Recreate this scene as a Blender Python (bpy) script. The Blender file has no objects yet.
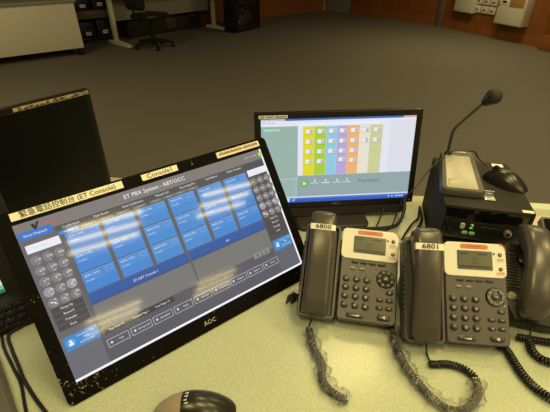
import bpy, bmesh, math, random
from mathutils import Matrix, Vector
random.seed(7)
S = bpy.context.scene
COL = S.collection
R = math.radians
DZ = 0.74                                   # height of the desk top above the floor

# ------------------------------------------------------------------ camera, world, lights, exposure
cd = bpy.data.cameras.new('camera'); cam = bpy.data.objects.new('camera', cd); COL.objects.link(cam)
cd.sensor_width = 36; cd.lens = 36 * 399.8 / 550; cd.clip_start = 0.02; cd.clip_end = 60
cam.location = (0, 0, DZ + .6157)
cam.rotation_euler = (Matrix.Rotation(R(90 - 33), 4, 'X') @ Matrix.Rotation(R(.21), 4, 'Z')).to_euler()
S.camera = cam
w = bpy.data.worlds.new('world'); S.world = w; w.use_nodes = True
w.node_tree.nodes['Background'].inputs[0].default_value = (1, .83, .42, 1)
w.node_tree.nodes['Background'].inputs[1].default_value = .10
S.view_settings.view_transform = 'Standard'; S.view_settings.look = 'None'
S.view_settings.exposure = 0; S.view_settings.gamma = 1; S.view_settings.use_curve_mapping = False
WARM = (1, .81, .33)
def area(name, loc, sx, sy, power, rot=(0, 0, 0)):
    l = bpy.data.lights.new(name, 'AREA'); l.shape = 'RECTANGLE'; l.size = sx; l.size_y = sy
    l.energy = power; l.color = WARM
    o = bpy.data.objects.new(name, l); o.location = loc; o.rotation_euler = rot; COL.objects.link(o)
def fixture(name, x, y, power):              # louvred ceiling light: three narrow tubes side by side
    for k in (-1, 0, 1):
        a = R(30); area(name, (x - math.sin(a) * k * .15, y + math.cos(a) * k * .15, 2.68), .60, .05, power / 3, (0, 0, a))
for x, y in ((1.45, -1.05), (2.50, -.45), (2.35, -2.35), (3.62, -1.80)): fixture('ceiling_light_behind', x, y, 15)
for x, y in ((-.38, -.37), (.67, .25), (1.72, .87), (.66, 1.95)): fixture('ceiling_light_desk', x, y, 17.5)
area('ceiling_light_middle', (2.6, 3.6, 2.68), 1.2, .6, 34)
area('ceiling_light_left', (-3.2, 3.2, 2.68), 1.2, .6, 40)
area('ceiling_light_right', (2.9, 6.4, 2.68), 1.2, .6, 46)

# ------------------------------------------------------------------ materials
def lin(c):
    c = c / 255
    return c / 12.92 if c <= .04045 else ((c + .055) / 1.055) ** 2.4
def rgb(r, g, b): return (lin(r), lin(g), lin(b), 1)
def mat(name, c, rough=.5, metal=0, spec=.5, coat=0, noise=None, bump=None, emit=None, alpha=None, trans=0):
    """noise=(scale, amount, second colour) mottles the colour, bump=(scale, strength)"""
    m = bpy.data.materials.new(name); m.use_nodes = True
    nt = m.node_tree; p = nt.nodes['Principled BSDF']
    p.inputs['Base Color'].default_value = c
    p.inputs['Roughness'].default_value = rough; p.inputs['Metallic'].default_value = metal
    p.inputs['Specular IOR Level'].default_value = spec
    p.inputs['Coat Weight'].default_value = coat; p.inputs['Coat Roughness'].default_value = .08
    if trans: p.inputs['Transmission Weight'].default_value = trans
    if alpha is not None: p.inputs['Alpha'].default_value = alpha
    if emit:
        p.inputs['Emission Color'].default_value = emit; p.inputs['Emission Strength'].default_value = 1
    if noise or bump:
        tc = nt.nodes.new('ShaderNodeTexCoord')
    if noise:
        n = nt.nodes.new('ShaderNodeTexNoise'); n.inputs['Scale'].default_value = noise[0]; n.inputs['Detail'].default_value = 4
        nt.links.new(tc.outputs['Object'], n.inputs['Vector'])
        rp = nt.nodes.new('ShaderNodeValToRGB'); rp.color_ramp.elements[0].position = .5 - noise[1]; rp.color_ramp.elements[1].position = .5 + noise[1]
        rp.color_ramp.elements[0].color = c; rp.color_ramp.elements[1].color = noise[2]
        nt.links.new(n.outputs['Fac'], rp.inputs['Fac']); nt.links.new(rp.outputs['Color'], p.inputs['Base Color'])
    if bump:
        n2 = nt.nodes.new('ShaderNodeTexNoise'); n2.inputs['Scale'].default_value = bump[0]; n2.inputs['Detail'].default_value = 2
        nt.links.new(tc.outputs['Object'], n2.inputs['Vector'])
        b = nt.nodes.new('ShaderNodeBump'); b.inputs['Strength'].default_value = bump[1]; b.inputs['Distance'].default_value = .002
        nt.links.new(n2.outputs['Fac'], b.inputs['Height']); nt.links.new(b.outputs['Normal'], p.inputs['Normal'])
    return m
def wood(name, c1, c2, scale=6):
    m = mat(name, c1, .38)
    nt = m.node_tree; p = nt.nodes['Principled BSDF']
    tc = nt.nodes.new('ShaderNodeTexCoord'); mp = nt.nodes.new('ShaderNodeMapping'); mp.inputs['Scale'].default_value = (scale, scale, scale * .12)
    n = nt.nodes.new('ShaderNodeTexNoise'); n.inputs['Scale'].default_value = 4; n.inputs['Detail'].default_value = 6
    rp = nt.nodes.new('ShaderNodeValToRGB'); rp.color_ramp.elements[0].color = c1; rp.color_ramp.elements[1].color = c2
    rp.color_ramp.elements[0].position = .3; rp.color_ramp.elements[1].position = .7
    nt.links.new(tc.outputs['Object'], mp.inputs[0]); nt.links.new(mp.outputs[0], n.inputs['Vector'])
    nt.links.new(n.outputs['Fac'], rp.inputs['Fac']); nt.links.new(rp.outputs['Color'], p.inputs['Base Color'])
    return m
M = {}
M['carpet'] = mat('carpet', (.115, .105, .108, 1), 1.0, spec=.02, noise=(260, .2, (.19, .178, .18, 1)), bump=(420, .6))
M['ceiling'] = mat('ceiling', (.6, .6, .6, 1), .9)
M['plaster'] = mat('plaster', (.35, .34, .33, 1), .9, noise=(5, .3, (.38, .37, .36, 1)))
M['wood'] = wood('wall_wood', (.185, .060, .018, 1), (.25, .088, .026, 1))
M['wood_trim'] = wood('trim_wood', (.21, .072, .022, 1), (.28, .10, .03, 1))
M['dark_skirt'] = mat('dark_skirting', (.012, .011, .012, 1), .5)
M['pillar_grey'] = mat('pillar_grey', (.18, .19, .18, 1), .7)
M['strip_grey'] = mat('strip_grey', (.16, .13, .12, 1), .5)
M['desk'] = mat('desk_laminate', (.43, .475, .38, 1), .34, noise=(330, .14, (.54, .585, .475, 1)), coat=.2)
M['desk'].node_tree.nodes['Principled BSDF'].inputs['Coat Roughness'].default_value = .17
M['desk_edge'] = mat('desk_edging', (.60, .63, .53, 1), .45)
M['desk_panel'] = mat('desk_panel', (.35, .37, .33, 1), .6)
M['black_gloss'] = mat('black_gloss', (.006, .0055, .006, 1), .07, spec=.5)
M['black_satin'] = mat('black_satin', (.012, .011, .012, 1), .32)
M['black_plastic'] = mat('black_plastic', (.010, .009, .010, 1), .5, spec=.3, bump=(900, .1))
M['black_matte'] = mat('black_matte', (.016, .015, .016, 1), .7)
M['rubber'] = mat('cable_rubber', (.012, .012, .013, 1), .45)
M['dark_screen'] = mat('dark_screen', (.004, .004, .004, 1), .35, spec=.3)
M['casing_edge'] = mat('casing_edge', (.13, .115, .10, 1), .4)
M['base_brown'] = mat('stand_base', (.028, .021, .019, 1), .6)
M['phone_grey'] = mat('phone_grey', (.088, .079, .088, 1), .42, bump=(1200, .12))
M['phone_dark'] = mat('phone_dark', (.040, .037, .042, 1), .40, bump=(1200, .12))
M['handset'] = mat('handset_grey', (.072, .062, .060, 1), .30)
M['phone_white'] = mat('phone_white', (.74, .74, .72, 1), .35)
M['phone_key'] = mat('phone_key', (.052, .048, .055, 1), .3)
M['key_mark'] = mat('key_mark', (.75, .75, .75, 1), .5)
M['nav_black'] = mat('nav_black', (.012, .012, .012, 1), .25)
M['nav_silver'] = mat('nav_silver', (.13, .125, .13, 1), .35, metal=.2)
M['lcd'] = mat('phone_lcd', (.066, .072, .056, 1), .3, noise=(60, .3, (.082, .088, .068, 1)))
M['lcd_ink'] = mat('lcd_ink', (.012, .014, .012, 1), .4)
M['lcd_rim'] = mat('lcd_rim', (.07, .07, .07, 1), .3)
M['orange'] = mat('logo_orange', (.60, .19, .06, 1), .45)
M['orange_dark'] = mat('logo_orange_dark', (.38, .08, .04, 1), .45)
M['red'] = mat('red_lamp', (.40, .04, .02, 1), .3)
M['paper_label'] = mat('label_tape', (.90, .86, .80, 1), .55)
M['tan_label'] = mat('tan_label_tape', (.82, .72, .60, 1), .5)
M['white_label'] = mat('white_label', (.85, .83, .80, 1), .55)
M['pink_label'] = mat('pink_label', (.74, .62, .52, 1), .5)
M['ink'] = mat('ink', (.035, .03, .03, 1), .6)
M['gold'] = mat('gold_tape', (.55, .42, .26, 1), .4, noise=(90, .1, (.12, .09, .05, 1)))
M['tan'] = mat('tan_paper', (.62, .50, .42, 1), .6)
M['mic_grey'] = mat('microphone_grey', (.068, .063, .066, 1), .4)
M['mic_panel'] = mat('microphone_panel', (.46, .43, .40, 1), .38)
M['box_black'] = mat('radio_box_black', (.020, .018, .017, 1), .7, spec=.2, noise=(9, .25, (.045, .042, .045, 1)))
M['silver'] = mat('silver', (.55, .55, .57, 1), .35, metal=.8)
M['metal_grey'] = mat('metal_grey', (.28, .27, .27, 1), .4, metal=.3)
M['tray_grey'] = mat('casing_grey', (.12, .112, .11, 1), .45, bump=(600, .15))
M['cream'] = mat('cream_paint', (.62, .60, .58, 1), .5)
M['white_panel'] = mat('white_laminate', (.70, .69, .68, 1), .5)
M['grey_top'] = mat('grey_laminate', (.30, .30, .30, 1), .5)
M['shelf_pink'] = mat('shelf_brown', (.14, .095, .085, 1), .6)
M['box_blue'] = mat('box_file_navy', (.010, .013, .05, 1), .5)
M['beige_panel'] = mat('beige_panel', (.30, .28, .27, 1), .7)
M['fabric_black'] = mat('chair_fabric', (.012, .012, .013, 1), .9)
M['vinyl_black'] = mat('chair_vinyl', (.012, .012, .013, 1), .25)
M['glass_dark'] = mat('cabinet_glass', (.02, .02, .02, 1), .08, alpha=.35)
M['beige_button'] = mat('beige_button', (.55, .52, .45, 1), .4)
M['lit_green'] = mat('lit_green_button', (.10, .22, .08, 1), .3, emit=(.07, .14, .03, 1))
M['digit_green'] = mat('green_digit', (0, 0, 0, 1), .3, emit=(.35, .75, .14, 1))
M['dash'] = mat('line_key_grey', (.17, .16, .165, 1), .4)
M['led_green'] = mat('green_lamp', (.03, .10, .05, 1), .25, emit=(.01, .05, .015, 1))
M['dim_green'] = mat('dim_green_sticker', (.045, .06, .035, 1), .6)
M['pale_green'] = mat('pale_green_button', (.30, .38, .24, 1), .4)
M['key_black'] = mat('key_black', (.009, .008, .008, 1), .65, spec=.2)
M['dim_text'] = mat('dim_print', (.16, .15, .14, 1), .5)
M['mouse_tan'] = mat('mouse_tan', (.36, .29, .23, 1), .4)
M['mouse_black'] = mat('mouse_black', (.020, .018, .018, 1), .28)
def film():
    m = bpy.data.materials.new('clear_film'); m.use_nodes = True; nt = m.node_tree; nt.nodes.clear(); N = nt.nodes.new
    out = N('ShaderNodeOutputMaterial'); mx = N('ShaderNodeMixShader'); tr = N('ShaderNodeBsdfTransparent'); gl = N('ShaderNodeBsdfGlossy'); gl.inputs['Roughness'].default_value = .22
    lw = N('ShaderNodeLayerWeight'); lw.inputs['Blend'].default_value = .35
    tc = N('ShaderNodeTexCoord'); n = N('ShaderNodeTexNoise'); n.inputs['Scale'].default_value = 240; n.inputs['Detail'].default_value = 3; b = N('ShaderNodeBump'); b.inputs['Strength'].default_value = 1; b.inputs['Distance'].default_value = .004
    nt.links.new(tc.outputs['Object'], n.inputs['Vector']); nt.links.new(n.outputs['Fac'], b.inputs['Height']); nt.links.new(b.outputs['Normal'], gl.inputs['Normal']); nt.links.new(b.outputs['Normal'], lw.inputs['Normal'])
    ma = N('ShaderNodeMath'); ma.operation = 'MULTIPLY_ADD'; ma.inputs[1].default_value = .55; ma.inputs[2].default_value = .10
    nt.links.new(lw.outputs['Facing'], ma.inputs[0]); nt.links.new(ma.outputs[0], mx.inputs[0]); nt.links.new(tr.outputs[0], mx.inputs[1]); nt.links.new(gl.outputs[0], mx.inputs[2]); nt.links.new(mx.outputs[0], out.inputs[0])
    M['film'] = m
film()
M['copper'] = mat('wall_board', (.42, .20, .08, 1), .6)
def dusty():
    m = mat('bezel_gloss', (.006, .0055, .006, 1), .07); nt = m.node_tree; p = nt.nodes['Principled BSDF']
    N = nt.nodes.new; tc = N('ShaderNodeTexCoord')
    n = N('ShaderNodeTexNoise'); n.inputs['Scale'].default_value = 210; n.inputs['Detail'].default_value = 5
    n2 = N('ShaderNodeTexNoise'); n2.inputs['Scale'].default_value = 45; n2.inputs['Detail'].default_value = 2
    d = N('ShaderNodeVectorMath'); d.operation = 'DISTANCE'; d.inputs[1].default_value = (-.015, -.01, 0)
    nt.links.new(tc.outputs['Object'], n.inputs['Vector']); nt.links.new(tc.outputs['Object'], n2.inputs['Vector']); nt.links.new(tc.outputs['Object'], d.inputs[0])
    mr = N('ShaderNodeMapRange'); mr.inputs['From Min'].default_value = .10; mr.inputs['From Max'].default_value = .0; mr.inputs['To Min'].default_value = -.07; mr.inputs['To Max'].default_value = .05
    nt.links.new(d.outputs['Value'], mr.inputs['Value'])
    a = N('ShaderNodeMath'); a.operation = 'ADD'; nt.links.new(n.outputs['Fac'], a.inputs[0]); nt.links.new(mr.outputs[0], a.inputs[1])
    b = N('ShaderNodeMath'); b.operation = 'MULTIPLY_ADD'; nt.links.new(n2.outputs['Fac'], b.inputs[0]); b.inputs[1].default_value = .5; nt.links.new(a.outputs[0], b.inputs[2])
    r = N('ShaderNodeValToRGB'); r.color_ramp.elements[0].position = .885; r.color_ramp.elements[1].position = .97
    r.color_ramp.elements[0].color = (.006, .0055, .006, 1); r.color_ramp.elements[1].color = (.30, .24, .17, 1)
    nt.links.new(b.outputs[0], r.inputs['Fac']); nt.links.new(r.outputs['Color'], p.inputs['Base Color'])
    M['bezel'] = m
dusty()
SCR = {}
def scr(r, g, b):
    """a lit pixel colour on a screen"""
    k = (r, g, b)
    if k not in SCR:
        SCR[k] = mat('screen_%d_%d_%d' % k, (.004, .004, .004, 1), .06, spec=.22, emit=rgb(r, g, b))
    return SCR[k]

# ------------------------------------------------------------------ mesh builder
class MB:
    def __init__(s): s.v = []; s.f = []; s.m = []; s.mats = []
    def mi(s, m):
        m = M[m] if isinstance(m, str) else m
        if m not in s.mats: s.mats.append(m)
        return s.mats.index(m)
    def add(s, vs, fs, m, X=None):
        o = len(s.v); i = s.mi(m)
        for v in vs:
            v = Vector(v); s.v.append(tuple(X @ v if X is not None else v))
        for f in fs: s.f.append(tuple(o + k for k in f)); s.m.append(i)
        return s
    def bm(s, b, m, X=None):
        b.verts.index_update()
        s.add([v.co.copy() for v in b.verts], [[v.index for v in f.verts] for f in b.faces], m, X); b.free(); return s
    def box(s, c, size, m, bevel=0, seg=2, rot=None, X=None):
        b = bmesh.new(); bmesh.ops.create_cube(b, size=1)
        for v in b.verts: v.co = Vector((v.co.x * size[0], v.co.y * size[1], v.co.z * size[2]))
        if bevel: bmesh.ops.bevel(b, geom=b.edges[:], offset=bevel, segments=seg, profile=.5, affect='EDGES')
        T = Matrix.Translation(c)
        if rot: T = T @ rot
        return s.bm(b, m, X @ T if X is not None else T)
    def rings(s, rings, m, X=None, caps=True, close=True):
        n = len(rings[0]); vs = [p for r in rings for p in r]; fs = []
        for k in range(len(rings) - 1):
            for i in range(n if close else n - 1):
                j = (i + 1) % n
                fs.append((k * n + i, k * n + j, (k + 1) * n + j, (k + 1) * n + i))
        if caps: fs.append(tuple(range(n))[::-1]); fs.append(tuple((len(rings) - 1) * n + i for i in range(n)))
        return s.add(vs, fs, m, X)
    def rrect(s, x0, y0, x1, y1, r, layers, m, X=None, seg=4):
        """rounded rectangle lofted through layers of (inset, z)"""
        out = []
        for ins, z in layers:
            a0, b0, a1, b1 = x0 + ins, y0 + ins, x1 - ins, y1 - ins
            q = max(min(r - ins, (a1 - a0) / 2 - 1e-6, (b1 - b0) / 2 - 1e-6), .00005); ring = []
            for cx, cy, a in ((a1 - q, b0 + q, -90), (a1 - q, b1 - q, 0), (a0 + q, b1 - q, 90), (a0 + q, b0 + q, 180)):
                for k in range(seg + 1):
                    t = R(a + 90 * k / seg); ring.append((cx + q * math.cos(t), cy + q * math.sin(t), z))
            out.append(ring)
        return s.rings(out, m, X)
    def lathe(s, prof, m, n=16, X=None):
        rs = [[(r * math.cos(2 * math.pi * k / n), r * math.sin(2 * math.pi * k / n), z) for k in range(n)] for r, z in prof]
        return s.rings(rs, m, X)
    def prism(s, poly, z0, z1, m, X=None):
        return s.rings([[(x, y, z0) for x, y in poly], [(x, y, z1) for x, y in poly]], m, X)
    def quad(s, x0, y0, x1, y1, z, m, X=None):
        return s.add([(x0, y0, z), (x1, y0, z), (x1, y1, z), (x0, y1, z)], [(0, 1, 2, 3)], m, X)
    def tube(s, pts, r, m, n=8, X=None, sq=None):
        pts = [Vector(p) for p in pts]; rs = []
        t0 = (pts[1] - pts[0]).normalized(); up = Vector((0, 0, 1)) if abs(t0.z) < .9 else Vector((1, 0, 0))
        nrm = (up - t0 * up.dot(t0)).normalized()
        for i, p in enumerate(pts):
            t = (pts[min(i + 1, len(pts) - 1)] - pts[max(i - 1, 0)]).normalized()
            nrm = (nrm - t * nrm.dot(t)).normalized(); bn = t.cross(nrm)
            q = r[i] if isinstance(r, (list, tuple)) else r
            rs.append([p + (nrm * math.cos(2 * math.pi * k / n) + bn * math.sin(2 * math.pi * k / n)) * q for k in range(n)])
        return s.rings(rs, m, X)
    def text(s, t, x, y, size, z, m, X=None, align='CENTER', sx=1, shear=0, bold=0):
        vs, fs, wd = text_mesh(t, align, bold)
        return s.add([((a * sx + b * shear) * size + x, b * size + y, z) for a, b in vs], fs, m, X)
    def ball(s, c, r, m, u=14, v=9, sc=(1, 1, 1), X=None):
        b = bmesh.new(); bmesh.ops.create_uvsphere(b, u_segments=u, v_segments=v, radius=r)
        T = Matrix.Translation(c) @ Matrix.Diagonal((*sc, 1))
        return s.bm(b, m, X @ T if X is not None else T)
    def build(s, name, parent=None, X=None, angle=40):
        me = bpy.data.meshes.new(name); me.from_pydata(s.v, [], s.f)
        for m in s.mats: me.materials.append(m)
        me.polygons.foreach_set('material_index', s.m)
        me.polygons.foreach_set('use_smooth', [True] * len(s.f)); me.update()
        b = bmesh.new(); b.from_mesh(me); bmesh.ops.recalc_face_normals(b, faces=[f for f in b.faces]) if not getattr(s, 'flat', False) else None
        b.to_mesh(me); b.free()
        me.set_sharp_from_angle(angle=R(angle))
        o = bpy.data.objects.new(name, me); COL.objects.link(o)
        if parent is not None: o.parent = parent
        if X is not None: o.matrix_local = X
        return o
TC = {}
def text_mesh(t, align, bold=0):
    k = (t, align, bold)
    if k not in TC:
        c = bpy.data.curves.new('t', 'FONT'); c.body = t; c.align_x = align; c.align_y = 'CENTER'; c.offset = bold; c.resolution_u = 2
        o = bpy.data.objects.new('t', c); COL.objects.link(o)
        me = bpy.data.meshes.new_from_object(o.evaluated_get(bpy.context.evaluated_depsgraph_get()))
        TC[k] = ([(v.co.x, v.co.y) for v in me.vertices], [tuple(p.vertices) for p in me.polygons], 0)
        bpy.data.objects.remove(o); bpy.data.curves.remove(c); bpy.data.meshes.remove(me)
    return TC[k]
def smooth(pts, n=8):
    pts = [Vector(p) for p in pts]; out = []
    P = [pts[0] * 2 - pts[1]] + pts + [pts[-1] * 2 - pts[-2]]
    for i in range(1, len(P) - 2):
        a, b, c, d = P[i - 1:i + 3]
        for k in range(n):
            t = k / n
            out.append(.5 * (2 * b + (c - a) * t + (2 * a - 5 * b + 4 * c - d) * t * t + (3 * b - a - 3 * c + d) * t ** 3))
    out.append(pts[-1]); return out
def resample(pts, step):
    out = [pts[0].copy()]; acc = 0
    for a, b in zip(pts, pts[1:]):
        L = (b - a).length
        if L < 1e-9: continue
        d = step - acc
        while d <= L:
            out.append(a.lerp(b, d / L)); d += step
        acc = L - (d - step)
    return out
def coil(mb, pts, rad, wire, pitch, m, per=10):
    line = resample(smooth(pts, 10), pitch / per)
    t0 = (line[1] - line[0]).normalized(); nrm = Vector((0, 0, 1)); nrm = (nrm - t0 * nrm.dot(t0)).normalized(); out = []
    for i, p in enumerate(line):
        t = (line[min(i + 1, len(line) - 1)] - line[max(i - 1, 0)]).normalized()
        nrm = (nrm - t * nrm.dot(t)).normalized(); a = 2 * math.pi * i / per
        out.append(p + (nrm * math.cos(a) + t.cross(nrm) * math.sin(a)) * rad)
    return mb.tube(out, wire, m, 5)
def tag(o, label, cat, group=None):
    o['label'] = label; o['category'] = cat
    if group: o['group'] = group
    return o
def thing(name, label, cat, loc=(0, 0, 0), yaw=0, group=None):
    o = bpy.data.objects.new(name, None); COL.objects.link(o); o.empty_display_size = .05
    o.location = loc; o.rotation_euler = (0, 0, R(yaw)); return tag(o, label, cat, group)
def structure(o): o['kind'] = 'structure'; return o
def face(lean, z): return Matrix.Translation((0, 0, z)) @ Matrix.Rotation(R(90 - lean), 4, 'X')   # plane leaning back by lean degrees

# ------------------------------------------------------------------ the room
structure(MB().box((0, 5, -.05), (16, 20, .1), 'carpet').build('floor'))
structure(MB().box((0, 5, 2.75), (16, 20, .1), 'ceiling').build('ceiling'))
def wall(name, a, b, m, z0=0, z1=2.7, t=.1, out=0):
    """slab from a to b, its visible face shifted out into the room"""
    a = Vector((*a, 0)); b = Vector((*b, 0)); u = (b - a).normalized(); n = Vector((u.y, -u.x, 0))
    if n.dot(-a) < 0: n = -n
    X = Matrix((( u.x, n.x, 0, a.x), (u.y, n.y, 0, a.y), (0, 0, 1, 0), (0, 0, 0, 1)))
    return MB().box(((b - a).length / 2, out - t / 2, (z0 + z1) / 2), ((b - a).length, t, z1 - z0), m, X=X), X
A, B, E_ = (1.80, 10.70), (3.319, 8.846), (7.34, .107)
wl = ((-7.8, 4.395), (1.33, 11.22))
structure(wall('wall_left', wl[0], wl[1], 'wood')[0].build('wall_left'))
mb, XL = wall('baseboard_left', wl[0], wl[1], 'wood_trim', 0, .16, .03, .025); structure(mb.build('baseboard_left'))
structure(wall('wall_corner', (1.30, 11.20), A, 'pillar_grey', out=.01)[0].build('wall_corner'))
mb, XA = wall('wall_back', A, B, 'wood'); structure(mb.build('wall_back'))
mb, XB = wall('wall_right', B, E_, 'wood'); structure(mb.build('wall_right'))
structure(wall('baseboard_back', A, B, 'wood_trim', 0, .15, .03, .02)[0].build('baseboard_back'))
structure(wall('baseboard_right', B, E_, 'wood_trim', 0, .15, .03, .02)[0].build('baseboard_right'))
structure(MB().box((.0, .02, 1.35), (.13, .06, 2.7), 'strip_grey', .004, X=XB).build('trim_1'))
pl = MB(); pl.box((2.64, .06, 1.35), (.58, .16, 2.7), 'wood', .006, X=XB); structure(pl.build('trim_2'))
pl = MB(); pl.box((2.64, .08, .11), (.62, .20, .22), 'wood_trim', .008, X=XB); structure(pl.build('trim_3'))

# ------------------------------------------------------------------ furniture at the back of the room
def local(a, b):
    a = Vector((*a, 0)); b = Vector((*b, 0)); u = (b - a).normalized(); n = Vector((-u.y, u.x, 0))
    return Matrix(((u.x, n.x, 0, a.x), (u.y, n.y, 0, a.y), (0, 0, 1, 0), (0, 0, 0, 1))), (b - a).length
# white desk, front panel towards the camera
X, L = local((-5.62, 3.95), (-2.81, 6.19))
t = thing('office_desk', 'white panelled office desk with a grey top at the far left', 'desk', X.translation); t.matrix_world = X
MB().box((L / 2, .02, .40), (L, .03, .60), 'white_panel', .003).build('front_panel', t)
MB().box((L / 2, .38, .715), (L + .06, .80, .03), 'grey_top', .004).build('desktop', t)
for x in (.05, L - .05):
    MB().box((x, .38, .35), (.05, .70, .70), 'white_panel', .004).build('side_panel', t)
    for y_ in (.06, .68): MB().box((x, y_, .05), (.07, .12, .10), 'black_plastic', .006).build('foot', t)
# open rack with box files
X, L = local((-3.22, 6.98), (-2.72, 7.42))
t = thing('open_rack', 'dark open shelf rack between the white desk and cream leg desk', 'shelf', X.translation); t.matrix_world = X
for x in (.012, L - .012): MB().box((x, .18, .55), (.024, .36, 1.1), 'black_satin', .003).build('side_panel', t)
MB().box((L / 2, .36, .55), (L - .05, .012, 1.1), 'black_satin').build('back_panel', t)
for z, m in ((.04, 'black_satin'), (.41, 'shelf_pink'), (.80, 'black_satin')):
    MB().box((L / 2, .18, z), (L - .05, .35, .03 if z != .41 else .12), m, .003).build('shelf', t)
def box_file(x, z, h, w_, label, tilt=0):
    o = thing('box_file', label, 'box file', X @ Vector((x, .02, z)), 0, 'box files on the dark rack'); o.rotation_euler = (0, 0, math.atan2(X[1][0], X[0][0]) + tilt)
    MB().box((0, .13, h / 2), (w_, .26, h), 'box_blue', .006).build('case', o)
    p = MB(); p.box((0, -.002, h * .30), (w_ * .36, .004, h * .19), 'white_label', .0008)
    p.box((0, -.0045, h * .30), (w_ * .28, .002, .010), 'ink'); p.build('paper_label', o)
box_file(.18, .055, .25, .24, 'navy box file, left one on the bottom shelf of dark rack')
box_file(.46, .055, .27, .24, 'navy box file, right one on the bottom shelf of dark rack')
box_file(.18, .47, .24, .24, 'navy box file, left one on the upper shelf of dark rack')
box_file(.46, .47, .27, .24, 'navy box file, right one on the upper shelf of dark rack')
# desk on cream legs
X, L = local((-2.62, 6.95), (-1.20, 8.55))
t = thing('leg_desk', 'desk on cream T-shaped legs with a beige modesty panel behind the black chair', 'desk', X.translation); t.matrix_world = X
MB().box((L / 2, -.03, .73), (L + .02, .50, .03), 'grey_top', .004).build('desktop', t)
MB().box((L / 2, .12, .50), (L - .08, .02, .36), 'beige_panel', .003).build('modesty_panel', t)
for x in (.02, L - .02):
    g = MB(); g.box((x, 0, .37), (.06, .09, .68), 'cream', .012); g.build('leg', t)
    g = MB(); g.rings([[(x - .035, y, 0), (x + .035, y, 0), (x + .03, y, h), (x - .03, y, h)] for y, h in ((-.40, .025), (-.34, .04), (0, .065), (.18, .05), (.22, .025))], 'cream'); g.build('foot', t)
# computer tower under that desk
o = thing('equipment_case', 'long low black equipment case on the floor under the cream leg desk', 'case', X @ Vector((1.20, .36, 0))); o.rotation_euler = (0, 0, math.atan2(X[1][0], X[0][0]))
MB().box((0, 0, .16), (1.62, .22, .32), 'black_matte', .008).build('case', o)
p = MB(); p.box((.10, -.112, .16), (.20, .004, .17), 'dim_green', .001); p.build('sticker', o)
p = MB(); p.box((.60, -.113, .24), (.03, .005, .03), 'metal_grey', .001); p.build('power_button', o)
# chair
t = thing('office_chair', 'black swivel office chair in front of the cream leg desk', 'chair', (-1.93, 6.72, 0), 62)
for k in range(5):
    a = 2 * math.pi * k / 5 + .3; g = MB()
    g.rings([[(r * math.cos(a) - q * math.sin(a) * sgn, r * math.sin(a) + q * math.cos(a) * sgn, z + dz) for sgn, dz in ((-1, 0), (1, 0), (1, hh), (-1, hh))] for r, q, z, hh in ((.03, .028, .085, .05), (.30, .018, .06, .025))], 'black_plastic')
    g.build('base_arm', t)
    g = MB()
    for q in (-.018, .018):
        g.lathe([(.006, -.009), (.026, -.009), (.028, 0), (.026, .009), (.006, .009)], 'black_plastic', 12,
                Matrix.Translation((.29 * math.cos(a) - q * math.sin(a), .29 * math.sin(a) + q * math.cos(a), .028)) @ Matrix.Rotation(a, 4, 'Z') @ Matrix.Rotation(R(90), 4, 'X'))
    g.tube([(.29 * math.cos(a), .29 * math.sin(a), .02), (.29 * math.cos(a), .29 * math.sin(a), .075)], .008, 'black_plastic'); g.build('caster', t)
MB().lathe([(.045, .06), (.045, .15), (.028, .16), (.028, .40), (.05, .40), (.06, .42)], 'black_satin', 16).build('gas_lift', t)
g = MB(); g.rrect(-.23, -.23, .24, .23, .09, [(.03, .42), (.004, .44), (0, .46), (.01, .485), (.05, .50)], 'vinyl_black', seg=6); g.build('seat', t)
g = MB(); g.tube(smooth([(-.08, 0, .425), (-.24, 0, .43), (-.31, 0, .47), (-.32, 0, .62)], 6), .018, 'black_satin'); g.build('back_post', t)
g = MB(); g.rrect(-.20, -.19, .20, .19, .08, [(.02, -.03), (0, -.015), (0, .015), (.03, .035)], 'fabric_black', Matrix.Translation((-.29, 0, .76)) @ Matrix.Rotation(R(82), 4, 'Y'), 6)
g.build('backrest', t)
# black equipment cabinet with a glass door
X, L = local((-.746, 7.95), (-.304, 8.59))
t = thing('equipment_cabinet', 'tall black equipment cabinet with a glass door showing tangled silver cables', 'cabinet', X.translation); t.matrix_world = X
for x in (.02, L - .02): MB().box((x, .13, .62), (.04, .26, 1.24), 'black_satin', .004).build('side_panel', t)
MB().box((L / 2, .25, .62), (L - .08, .02, 1.24), 'black_matte').build('back_panel', t)
for z in (.04, .52, 1.23): MB().box((L / 2, .13, z), (L - .08, .25, .05), 'black_satin').build('shelf', t)
d = MB()
for x in (.06, L - .06): d.box((x, -.008, .62), (.06, .016, 1.20), 'black_satin', .002)
for z in (.05, .49, 1.20): d.box((L / 2, -.008, z), (L - .16, .016, .07), 'black_satin', .002)
d = d.build('door', t)
MB().box((L / 2, -.006, .62), (L - .17, .004, 1.1), 'glass_dark').build('glass_pane', d)
MB().box((.09, -.022, .64), (.018, .02, .10), 'silver', .003).build('handle', d)
MB().box((L / 2, .13, .60), (L - .22, .2, .08), 'metal_grey', .004).build('equipment_tray', t)
g = MB()
for k in range(12):
    x0 = random.uniform(.14, L - .14); x1 = random.uniform(.14, L - .14)
    g.tube(smooth([(x0, random.uniform(.06, .2), .075), (random.uniform(.14, L - .14), random.uniform(.05, .2), random.uniform(.12, .40)), (random.uniform(.14, L - .14), random.uniform(.05, .2), random.uniform(.1, .36)), (x1, .15, .08)], 7), .009, 'silver', 6)
g.build('cable_tangle', t)['kind'] = 'stuff'
tag(MB().tube(smooth([XL @ Vector(p) for p in ((11.167, .04, .55), (11.177, .045, .32), (11.217, .04, .16), (11.197, .05, .012))], 8), .007, 'white_label', 6).build('wall_cable'), 'thin white cable hanging down the far wood wall near the corner', 'cable')
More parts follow.
